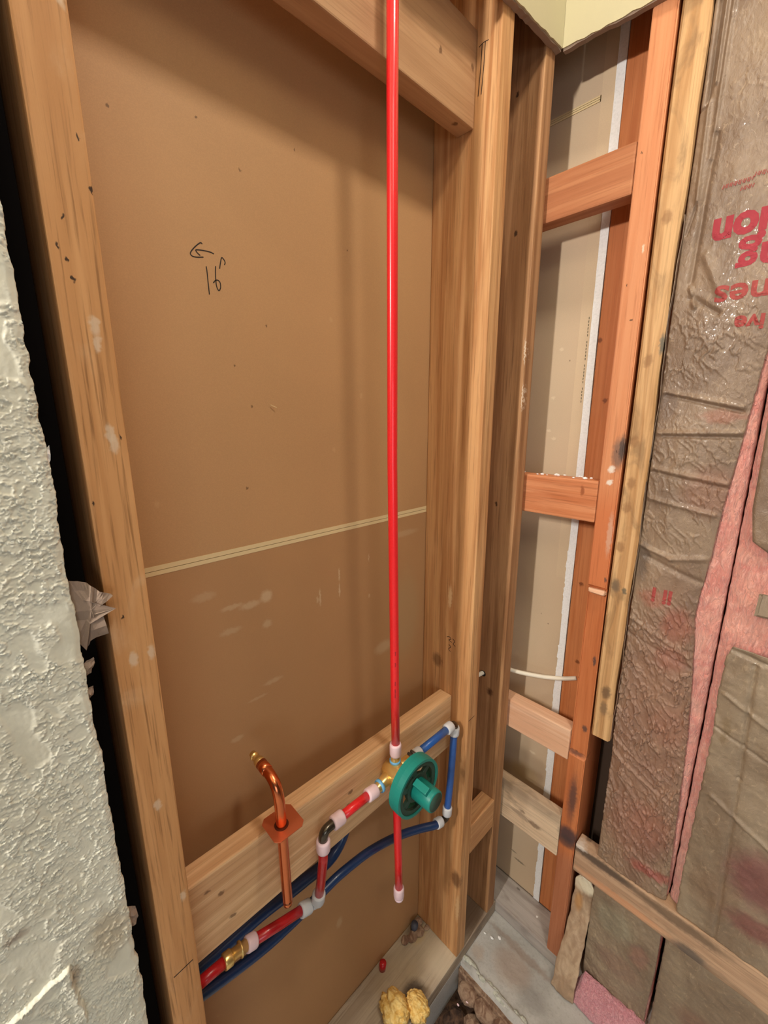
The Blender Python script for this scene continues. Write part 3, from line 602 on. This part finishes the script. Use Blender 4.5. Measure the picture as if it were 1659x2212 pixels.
# red print lying on the wrinkled paper, upside down as the batt is hung
def surf_text(txt, yl, zb, size, parent, mat, hf=kheight1, width=1.0, kr=kedge, bold=.035, x0=.8915, bag=.008, flipx=1):
    cu = bpy.data.curves.new('t', 'FONT'); cu.body = txt; cu.size = 1; cu.offset = bold; cu.resolution_u = 3
    ob = bpy.data.objects.new('t', cu); COL.objects.link(ob); bpy.context.view_layer.update()
    me = bpy.data.meshes.new_from_object(ob.evaluated_get(bpy.context.evaluated_depsgraph_get())); bpy.data.objects.remove(ob)
    bm = bmesh.new(); bm.from_mesh(me); bmesh.ops.triangulate(bm, faces=bm.faces[:])
    for _ in range(5):
        es = [e for e in bm.edges if e.calc_length() > .05]
        if not es: break
        bmesh.ops.subdivide_edges(bm, edges=es, cuts=1); bmesh.ops.triangulate(bm, faces=bm.faces[:])
    xs = [v.co.x for v in bm.verts]; xr = max(xs)
    a = np.array([v.co[:] for v in bm.verts])
    # last letter ends at yl (picture left); text turned by 180 degrees: reading runs towards +y, tops point down
    Yt = yl-(xr-a[:, 0])*size*width; Zt = zb-a[:, 1]*size
    lo = -.2355; hi = np.interp(Zt, ZK, YK); vv = np.clip((Yt-lo)/(hi-lo), 0, 1)
    Xt = x0-bag*np.sin(vv*math.pi)**.6-hf(Yt, Zt)-.0005
    for v, x, y, z in zip(bm.verts, Xt, Yt, Zt): v.co = Vector((x, y, z))
    me2 = bm_mesh('printed_word', bm); bpy.data.meshes.remove(me)
    return tag(link('printed_word', me2, mat, parent), 'large red lettering printed upside down on the paper')
surf_text('ion', -.276, 1.7070, .058, b1, M_redink, width=.92, bold=.045)
surf_text('ng', -.312, 1.6600, .058, b1, M_redink, width=1.0, bold=.028)
surf_text('nes', -.292, 1.6090, .048, b1, M_redfaint, width=1.05, bold=.022)
surf_text('ive', -.323, 1.5610, .032, b1, M_redfaint, width=1.0)
surf_text('ii i', -.268, 1.092, .040, b1, M_redfaint, width=.9)
rr = random.Random(12)
for (y, z, n) in ((-.281, 1.7515, 7), (-.304, 1.7415, 3), (-.318, 1.7555, 4)):      # small illegible print
    for i in range(n):
        yy = y-i*.0052; ss = [(0, 0)]
        vv = np.clip((yy+.2355)/(-.386+.2355), 0, 1); xx = .8915-.008*math.sin(vv*math.pi)**.6-float(kheight1(np.array([yy]), np.array([z]))[0])-.0008
        stroke('print_mark', [(xx, yy, z-.003+rr.uniform(0, .001)), (xx, yy-.0012, z+.003), (xx, yy-.0036, z-.002), (xx, yy-.0044, z+.003)], .0014, (-1, 0, 0), M_redfaint, b1, .0003, False)

b2 = thing('insulation_batt', 'second batt at the right frame edge, pink fibreglass showing through torn paper', 'insulation', (.93, -.55, .42))
pink_batt('fiberglass', -.3765, -.80, .4195, 2.42, b2, .909, .966, 13, .012, lambda Z: (np.where(Z > 1.55, np.interp(Z, ZK, YK)-.005, -.3765), -.80+0*Z), 150, 420)
def kh2(Y, Z):
    h = .007*(fbm(Y*18, Z*10, 81, 3)-.5)+.004*(fbm(Y*60, Z*40, 83, 3)-.5)+.0012*(fbm(Y*200, Z*140, 85, 2)-.5)
    for y0, z0, y1, z1, a, wd in [(-.43, 1.0, -.44, .78, -.006, .0025), (-.44, .78, -.455, .42, -.004, .002), (-.40, .93, -.60, .83, .004, .004), (-.41, .72, -.60, .62, .004, .004), (-.395, .86, -.6, .79, -.003, .003), (-.40, 1.015, -.5, 1.0, -.004, .004)]:
        d, t, s = segdist(Y, Z, (y0, z0), (y1, z1)); h += a*np.exp(-(d/wd)**2)
    return h
kraft_sheet('kraft_facing', lambda Z: (np.interp(Z, [.42, .505, .833, .927, 1.00, 1.03], [-.392, -.390, -.393, -.390, -.391, -.400])+.003*(fbm(Z*90, Z*0, 91, 3)-.5), -.80+0*Z), .4195, 1.022, kh2, M_kraft_low, b2, 140, 420, .886, .006)
kraft_sheet('kraft_facing', lambda Z: (np.interp(Z, [1.19, 1.21, 1.264, 1.4, 1.48, 1.70, 2.42], [-.425, -.395, -.387, -.385, -.384, -.391, -.392]), -.80+0*Z), 1.19, 2.42, kh2, M_kraft, b2, 90, 300, .886, .006)
me = bm_mesh('kraft_scrap', box_bm(.882, .886, -.50, -.418, 1.09, 1.125, .001, jit=.003, seed=5)); link('kraft_scrap', me, M_kraft_low, b2)

def low_batt(label, y0, y1, seed):
    b = thing('insulation_batt', label, 'insulation', (.93, (y0+y1)/2, .04))
    pink_batt('fiberglass', y0, y1, .0385, .336, b, .904, .966, seed, .006, None, 50, 90)
    def hf(Y, Z): return .007*(fbm(Y*22, Z*22, seed+40, 3)-.5)+.003*(fbm(Y*90, Z*90-Y*40, seed+42, 3)-.5)+.001*(fbm(Y*260, Z*260, seed+43, 2)-.5)
    kraft_sheet('kraft_facing', lambda Z: (y0-.001+0*Z, y1+.001+.0015*np.sin(Z*20)), .0385, .336, hf, M_kraft_low, b, 120, 160, .893, .006)
low_batt('short lower batt under the ledger, left of the dark slit', -.2380, -.3765, 101)
low_batt('lower batt under the ledger, right of the dark slit', -.3835, -.80, 120)
# crumpled flange of kraft paper and wood left of the lower batt
fs = thing('kraft_flange', 'crumpled tan paper flange leaning on the wall below the ledger, cream at the top', 'insulation', (.84, -.213, 0))
def flange():
    n, m = 26, 90; v = np.linspace(0, 1, n); t = np.linspace(0, 1, m); V_, T = np.meshgrid(v, t, indexing='ij')
    Z = .004+T*.330; xc = .838+.058*sstep(0, .75, T); yc = -.214-.004*T
    wd = .052-.010*T+.006*(fbm(T*9, T*0, 137, 2)-.5); wd = wd*(1-.72*sstep(.90, 1.0, T))
    Y = yc+wd*(.5-V_)+.004*(fbm(T*14, V_*2, 131)-.5)
    X = xc-.003*np.sin(V_*math.pi)+.007*(fbm(V_*2, T*7, 133, 3)-.5)+.006*np.abs(fbm(V_*3+T*5, T*12, 135, 2)-.5)
    F = np.stack([X, Y, Z], -1); B = np.stack([X+.006, Y, Z], -1); return closed_grid('flange', F, B)
tfl = NT('flange_paper'); sp3 = tfl.n('ShaderNodeSeparateXYZ'); tfl.l(tfl.pos, sp3.inputs[0])
cfl = tfl.mix(tfl.rng(sp3.outputs[2], .275, .295), tfl.mix(tfl.rng(tfl.noise((40, 40, 20), 5, 1), .35, .65), lin(166, 138, 112), lin(194, 168, 140)), lin(226, 214, 188))
cfl = tfl.spots(cfl, [((.88, -.21, .245), (.05, .012, .035), lin(196, 146, 92), .8), ((.88, -.212, .327), (.05, .012, .006), lin(250, 250, 240), .9)])
M_flange = tfl.fin(cfl, .6, (tfl.noise(90, 5, 1), .4, .002))
link('crumpled_paper', flange(), M_flange, fs)
ps = thing('fiberglass_scrap', 'loose pink fibreglass scrap on the slab under the lower batt', 'insulation', (.87, -.29, 0))
def scrap():
    n, m = 60, 90; v = np.linspace(0, 1, n); t = np.linspace(0, 1, m); V_, T = np.meshgrid(v, t, indexing='ij')
    Y = -.232-.145*T+.004*(fbm(V_*5, T*9, 141)-.5)
    back = .880+.012*T; front = .846+.016*T-.012*np.sin(T*math.pi)
    X = back+(front-back)*V_
    top = (.070-.010*T)*np.minimum(1, T*7+.25)
    Z = .004+top*np.cos(V_*math.pi/2)**.7+.008*(fbm(V_*6, T*12, 143, 4)-.5)+.003*(fbm(V_*40, T*60, 144, 2)-.5)
    Z = np.maximum(Z, .001)
    F = np.stack([X, Y, Z], -1); B = np.stack([X+.002, Y, np.zeros_like(X)], -1); return closed_grid('scrap', F, B)
tp = NT('dusty_pink'); npk = tp.noise(150, 6, 2); M_dp = tp.fin(tp.mix(tp.rng(npk, .35, .7), lin(206, 134, 144), lin(232, 170, 178)), .95, (npk, 1, .005), sheen=.3, spec=.1)
link('fiberglass', scrap(), M_dp, ps)

# ------------------------------------------------------------ plumbing
R = .0080; RC = .0112
rp = thing('riser_pipe', 'tall red pipe running up from the green valve past the header', 'pipe', (.478, .02, .80))
tube('pex_tube', [(.481, .02, .800), (.478, .02, .92), (.470, .02, 1.34), (.4685, .02, 1.83), (.469, .02, 2.43)], R, M_red, rp, 28)
collar('pex_ring', (.4805, .02, .784), (.4803, .02, .810), RC, M_ring, rp)
for z, dx in ((1.0, 0), (.978, 0), (.94, 0), (.925, 0), (.915, 0)):
    stroke('print_mark', [(.4725-.0005, .0135, z), (.4725-.0005, .0135, z+.008)], .0010, (-.64, -.77, 0), plain('pipe_print', lin(140, 20, 30), .6), rp, .0006, False)

vx, vy, vz = .4755, .02, .748
sv = thing('shower_valve', 'brass shower valve with a green plastic guard and knob, on the board', 'valve', (vx, vy, vz))
def cyl(name, a, b, r, mat, parent, seg=24): return tube(name, [a, b], r, mat, parent, seg)
body = tube('valve_body', [(vx+.004, .036, vz), (vx+.003, .034, vz), (vx, .012, vz+.003), (vx, -.010, vz+.005), (vx, -.020, vz+.006)], [.015, .019, .020, .020, .016], M_brass, sv, 24)
me = bm_mesh('hex_nut', tube_bm([(vx, -.002, vz+.004), (vx, -.018, vz+.006)], .024, 6)); link('hex_nut', me, M_brass, sv)
tube('inlet_port', [(.4805, .02, .786), (.4805, .02, .778), (.4795, .02, .772), (.479, .02, .765), (.478, .02, .752)], [.0085, .0085, .0095, .0105, .0125], M_brass, sv)
tube('inlet_port', [(.424, .02, .7405), (.434, .02, .7415), (.441, .02, .7425), (.450, .02, .744), (.47, .02, .747)], [.0085, .0085, .0105, .0115, .0125], M_brass, sv)
tube('inlet_port', [(.5345, .02, .7470), (.526, .02, .7475), (.520, .02, .748), (.505, .02, .748), (.48, .02, .748)], [.0075, .0075, .0105, .0110, .0125], M_brass, sv)
tube('inlet_port', [(.4845, .02, .672), (.4835, .02, .69), (.482, .02, .71), (.479, .02, .735)], [.0078, .0085, .0115, .0125], M_brass, sv)
tube('blue_band', [(.4795, .02, .7745), (.4795, .02, .7700)], .0108, M_oring, sv)
tube('blue_band', [(.4375, .02, .7420), (.4425, .02, .7425)], .0122, M_oring, sv)
for s in (0, 1): tube('valve_screw', [(.507+s*.008, -.004, .776), (.507+s*.008, .012, .776)], [.0034, .003], M_nail, sv, 10)
# guard: a deep ring with a cross of ribs and a keyed knob
gx, gz = .4755, .7585
def ring_mesh(r0, r1, ya, yb, seg=72):
    bm = bmesh.new(); R4 = []
    for k in range(seg):
        a = 2*math.pi*k/seg; c, s = math.cos(a), math.sin(a)
        R4.append([bm.verts.new((gx+r*c, y, gz+r*s)) for r, y in ((r1, ya), (r1+.0006, (ya+yb)/2), (r1, yb), (r0, yb), (r0, ya))])
    for k in range(seg):
        a, b = R4[k], R4[(k+1) % seg]
        for j in range(5): bm.faces.new((a[j], a[(j+1) % 5], b[(j+1) % 5], b[j]))
    me = bm_mesh('guard_ring', bm, False); return me
gd = link('plaster_guard', ring_mesh(.0485, .0535, -.0445, -.0215), M_teal, sv)
tag(gd, 'round green plastic plaster guard')
def rib(ang, w_=.010, r0=.015, r1=.050, y0=-.0400, y1=-.0330):
    bm = box_bm(r0, r1, y0, y1, -w_/2, w_/2, .0012); bm.transform(Matrix.Translation((gx, 0, gz)) @ Matrix.Rotation(ang, 4, 'Y'))
    link('guard_rib', bm_mesh('guard_rib', bm), M_teald, gd)
for k in range(6): rib(.35+k*math.pi/3)
bm = bmesh.new(); 
for k in range(48):
    pass
bm.free()
def annulus(r0, r1, ya, yb, mat, nm, seg=56):
    bm = bmesh.new(); Q = []
    for k in range(seg):
        a = 2*math.pi*k/seg; c, s = math.cos(a), math.sin(a); Q.append([bm.verts.new((gx+r*c, y, gz+r*s)) for r, y in ((r1, ya), (r1, yb), (r0, yb), (r0, ya))])
    for k in range(seg):
        a, b = Q[k], Q[(k+1) % seg]
        for j in range(4): bm.faces.new((a[j], a[(j+1) % 4], b[(j+1) % 4], b[j]))
    return link(nm, bm_mesh(nm, bm), mat, gd)
annulus(.040, .0487, -.0425, -.036, M_teald, 'guard_flange'); annulus(.0185, .0265, -.041, -.034, M_teald, 'guard_hub')
gk = tube('guard_knob', [(gx, -.034, gz), (gx, -.0805, gz), (gx, -.0825, gz), (gx, -.0828, gz)], [.0195, .0192, .0182, .0100], M_teal, sv, 40)
kb = box_bm(-.0065, .0065, -.0735, -.044, .017, .0275, .001); kb.transform(Matrix.Translation((gx, 0, gz)) @ Matrix.Rotation(-.45, 4, 'Y'))
link('knob_tab', bm_mesh('knob_tab', kb), M_teal, gk)
tube('knob_end', [(gx, -.0826, gz), (gx, -.0832, gz)], .0165, M_teald, gk, 40)

tp_ = thing('tub_spout_pipe', 'short red pipe hanging capped below the green valve', 'pipe', (.488, .02, .44))
tube('pex_tube', [(.4848, .02, .688), (.487, .02, .60), (.4905, .02, .52), (.4925, .02, .436)], R, M_red, tp_, 24)
collar('pex_ring', (.4925, .02, .449), (.4927, .02, .424), RC, M_ring, tp_)
tube('end_cap', [(.4927, .02, .4245), (.4928, .02, .418), (.4928, .02, .4145)], [.0108, .0095, .004], M_ring, tp_)

hp = thing('hot_supply_pipe', 'red hot supply pipe stepping left from the valve through two elbows', 'pipe', (.31, .02, .72))
collar('pex_ring', (.430, .02, .7405), (.407, .02, .7435), RC+.0006, M_ring, hp)
tube('pex_tube', [(.413, .02, .743), (.38, .02, .7438), (.345, .02, .744)], R, M_red, hp, 24)
collar('pex_ring', (.352, .02, .744), (.330, .02, .7445), RC+.0006, M_ring, hp)
arc = [(.333, .02, .7445), (.322, .02, .7445), (.315, .02, .7425), (.3115, .0205, .736), (.311, .021, .728), (.311, .0215, .718)]
tag(tube('elbow', spline(arc, 4), .0078, M_steel, hp, 20), 'dark metal elbow')
collar('pex_ring', (.311, .021, .727), (.311, .0215, .704), RC+.0006, M_ring, hp)
tube('pex_tube', [(.311, .0215, .71), (.311, .024, .68), (.311, .034, .62), (.311, .042, .585)], R, M_redd, hp, 24)
collar('pex_ring', (.311, .041, .592), (.311, .046, .568), RC+.0006, M_ringw, hp)
tube('elbow', spline([(.311, .045, .572), (.311, .048, .563), (.307, .051, .560), (.300, .053, .561)], 4), .0078, M_ringw, hp, 20)
collar('pex_ring', (.300, .054, .561), (.280, .055, .567), RC+.0006, M_ringw, hp)
tube('pex_tube', [(.288, .055, .565), (.24, .055, .580), (.190, .055, .597)], R, M_redd, hp, 24)
collar('pex_ring', (.198, .055, .5945), (.182, .055, .5995), RC+.0004, M_ring, hp)
tube('coupling', [(.184, .055, .599), (.174, .055, .6015), (.1735, .055, .6016), (.1715, .055, .602), (.171, .055, .602), (.157, .055, .604)], [.0085, .0085, .0115, .0115, .0085, .0085], M_brass, hp, 20)
collar('pex_ring', (.159, .055, .6035), (.146, .055, .605), RC, M_brass, hp)
tube('pex_tube', [(.150, .055, .6045), (.128, .055, .606), (.1015, .055, .607)], R, M_redd, hp, 24)

cp_ = thing('cold_supply_pipe', 'bright blue pipe looping from the valve down the corner stud and off left', 'pipe', (.66, .02, .60))
collar('pex_ring', (.535, .02, .7470), (.552, .02, .7462), RC, M_ringw, cp_)
tube('pex_tube', [(.548, .02, .7464), (.60, .02, .746), (.645, .02, .7462)], R, M_blue, cp_, 24)
collar('pex_ring', (.637, .02, .7462), (.656, .02, .7462), RC+.0006, M_ringw, cp_)
tube('elbow', spline([(.654, .02, .7462), (.663, .02, .745), (.6675, .02, .740), (.6685, .02, .732)], 4), .0078, M_steel, cp_)
collar('pex_ring', (.6685, .02, .737), (.668, .0205, .716), RC+.0002, M_ringw, cp_)
tube('pex_tube', spline([(.668, .0205, .722), (.666, .021, .66), (.662, .022, .58), (.658, .024, .516)], 5), R, M_blue, cp_, 24)
collar('pex_ring', (.6585, .0238, .524), (.6575, .0243, .502), RC, M_ringw, cp_)
tube('elbow', spline([(.6575, .0245, .504), (.656, .025, .494), (.650, .026, .492), (.640, .0265, .4945)], 4), .0078, M_steel, cp_)
collar('pex_ring', (.640, .0266, .4945), (.622, .0285, .4985), RC+.0004, M_ringw, cp_)
tube('pex_tube', spline([(.630, .028, .4965), (.616, .0285, .500), (.583, .045, .503), (.531, .060, .514), (.456, .068, .532), (.386, .072, .537), (.344, .075, .531), (.284, .077, .522), (.212, .079, .522), (.1015, .080, .545)], 6), R+.0005, M_blued, cp_, 24)
c2 = thing('cold_branch_pipe', 'navy blue pipe tucked behind the lower edge of the board', 'pipe', (.2, .10, .56))
tube('pex_tube', spline([(.1015, .100, .566), (.15, .100, .564), (.226, .100, .566), (.309, .100, .556), (.385, .102, .552), (.43, .110, .59), (.455, .115, .65), (.46, .118, .70)], 6), .0112, M_blued, c2, 24)

cs = thing('copper_stub_out', 'copper stub-out pipe with brass end through a square flange plate', 'pipe', (.237, .018, .67))
cpts = [(.2392, .019, .672), (.2388, .0188, .70), (.2375, .018, .80), (.2362, .017, .850), (.2355, .0175, .872), (.235, .0225, .888), (.2345, .033, .896), (.234, .045, .899), (.2335, .060, .900)]
tag(tube('copper_tube', spline(cpts, 6), .0078, M_copper, cs, 28), 'shiny copper tube')
tube('pinched_end', [(.2392, .019, .674), (.2394, .019, .664), (.2396, .019, .659)], [.0078, .0068, .003], M_copper, cs)
tube('copper_sleeve', [(.234, .044, .8988), (.2335, .062, .9003)], .0086, M_copper, cs)
tube('brass_end', [(.2335, .060, .9000), (.233, .070, .9005), (.233, .0702, .9005), (.233, .072, .9006), (.2328, .0722, .9006), (.2328, .080, .901), (.2326, .0802, .901), (.2326, .082, .901), (.2326, .0822, .901), (.2325, .088, .901)], [.0082, .0078, .0066, .0066, .0056, .0056, .0066, .0066, .0054, .0050], M_brass, cs)
def plate():
    bm = bmesh.new(); c = Vector((.2405, .0195, .820)); h = .0245; ch = .0065
    pts = [(-h+ch, -h), (h-ch, -h), (h, -h+ch), (h, h-ch), (h-ch, h), (-h+ch, h), (-h, h-ch), (-h, -h+ch)]
    a = [bm.verts.new(c+Vector((x, y, .0007))) for x, y in pts]; b = [bm.verts.new(c+Vector((x, y, -.0007))) for x, y in pts]
    bm.faces.new(a); bm.faces.new(b[::-1])
    for i in range(8): bm.faces.new((a[i], a[(i+1) % 8], b[(i+1) % 8], b[i]))
    return link('flange_plate', bm_mesh('plate', bm), M_cplate, cs)
plate()
me = bm_mesh('flange_hole', tube_bm([(.2372, .0178, .8208), (.2372, .0178, .8213)], .0105, 24)); link('flange_rim', me, plain('dark_copper', lin(90, 44, 30), .5, .6), cs)

cb = thing('electrical_cable', 'white cable poking out through the second stud across the narrow bay', 'cable', (.9, .01, .77))
def ribbon_cable():
    pts = spline([(.728, .075, .772), (.78, .070, .773), (.835, .057, .777), (.868, .050, .783), (.885, .034, .780), (.910, -.005, .772), (.935, -.055, .772), (.952, -.095, .779), (.9655, -.122, .787)], 6)
    bm = tube_bm(pts, .0052, 16)
    return link('cable_jacket', bm_mesh('cable', bm, True), M_cable, cb)
ribbon_cable()

# pipe stubs rising through the sole plate, rag and rubble
st = thing('pipe_stub', 'red pipe stub cut off at the sole plate near the yellow sponge', 'pipe', (.536, .118, .0378))
tube('pex_tube', [(.536, .118, .036), (.537, .116, .060)], .0085, M_redd, st)
st = thing('pipe_stub', 'dark grey stub in the bay corner on the sole plate', 'pipe', (.656, .118, .0378))
tube('pex_tube', [(.656, .118, .036), (.657, .116, .060)], .0095, plain('grey_stub', lin(70, 74, 88), .5), st)
def crumple(name, c, r, seed, mat, sq=(1, 1, 1), sub=5):
    bm = bmesh.new(); bmesh.ops.create_icosphere(bm, subdivisions=sub, radius=1); P = np.array([v.co[:] for v in bm.verts])
    h = fbm(P[:, 0]*2.2+5+P[:, 2]*1.3, P[:, 1]*2.2+9, seed, 3); rdg = 1-np.abs(fbm(P[:, 0]*2.8+P[:, 1]+11, P[:, 2]*2.8+7-P[:, 1], seed+2, 3)-.5)*5
    f = .75+.45*h+.16*np.clip(rdg, 0, 1)
    for v, k in zip(bm.verts, f): v.co = Vector((v.co.x*k*r*sq[0]+c[0], v.co.y*k*r*sq[1]+c[1], v.co.z*k*r*sq[2]+c[2]))
    return bm_mesh(name, bm, True)
rg = thing('yellow_sponge', 'crumpled yellow sponge cloth on the front of the sole plate', 'cloth', (.52, .02, .038))
link('cloth_lobe', crumple('rag', (.498, .036, .060), .032, 3, M_rag, (.9, 1.05, .9)), M_rag, rg)
link('cloth_lobe', crumple('rag', (.541, .004, .056), .026, 9, M_rag, (.95, 1.1, .95)), M_rag, rg)
mo = thing('mortar_smear', 'lumpy tan mortar left in the bay corner on the sole plate', 'mortar', (.65, .1, .0378))
for i, (x, y, r) in enumerate(((.662, .104, .014), (.640, .108, .012), (.675, .118, .012), (.62, .118, .010), (.684, .095, .008))): lump('mortar_lump', (x, y, .038+r*.3), r, M_rub, mo, i+3, (1.2, 1, .5), 2)
mr = thing('mortar_ridge', 'pale ridge of mortar along the broken slab edge', 'mortar', (.72, -.1, 0))
for i in range(22):
    y = -.004-i*.0185; lump('mortar_lump', (.7245+.003*math.sin(i*1.7), y, .0015), .0068+.0016*math.sin(i*2.3), M_mortar, mr, i+60, (.7+.5*abs(math.sin(i*3.1)), 1.9+.8*math.sin(i*1.3), .42), 2)
g = random.Random(21)
rubs = [(.628, -.030, .016), (.650, -.040, .02), (.69, -.045, .022), (.692, -.09, .024), (.66, -.085, .026), (.62, -.075, .022), (.697, -.14, .024), (.66, -.15, .028), (.60, -.04, .018), (.62, -.13, .026), (.57, -.08, .026), (.55, -.04, .022)]
for i, (x, y, r) in enumerate(rubs):
    lump('rubble_chunk', (x, y, -.085+r*.7+(.035 if x > .68 else .0)), r, M_rub if x > .655 else M_dirt, fl, i+20, (1, 1.2, .8), 2)
box('broken_rim', (.700, .7125, -.42, -.001, -.085, -.012), M_rub, fl, .004, .002, 6)
sc = random.Random(3)
for i, (x, y, z) in enumerate(((.81, -.01, .001), (.815, -.03, .001), (.83, -.045, .001), (.655, -.035, -.04), (.672, -.05, -.03))):
    lump('plaster_chip', (x, y, z+.001), .0026+.0008*(i % 3), M_gyp if i < 3 else M_ring, fl, 40+i, (1, 1.5, .5), 1)
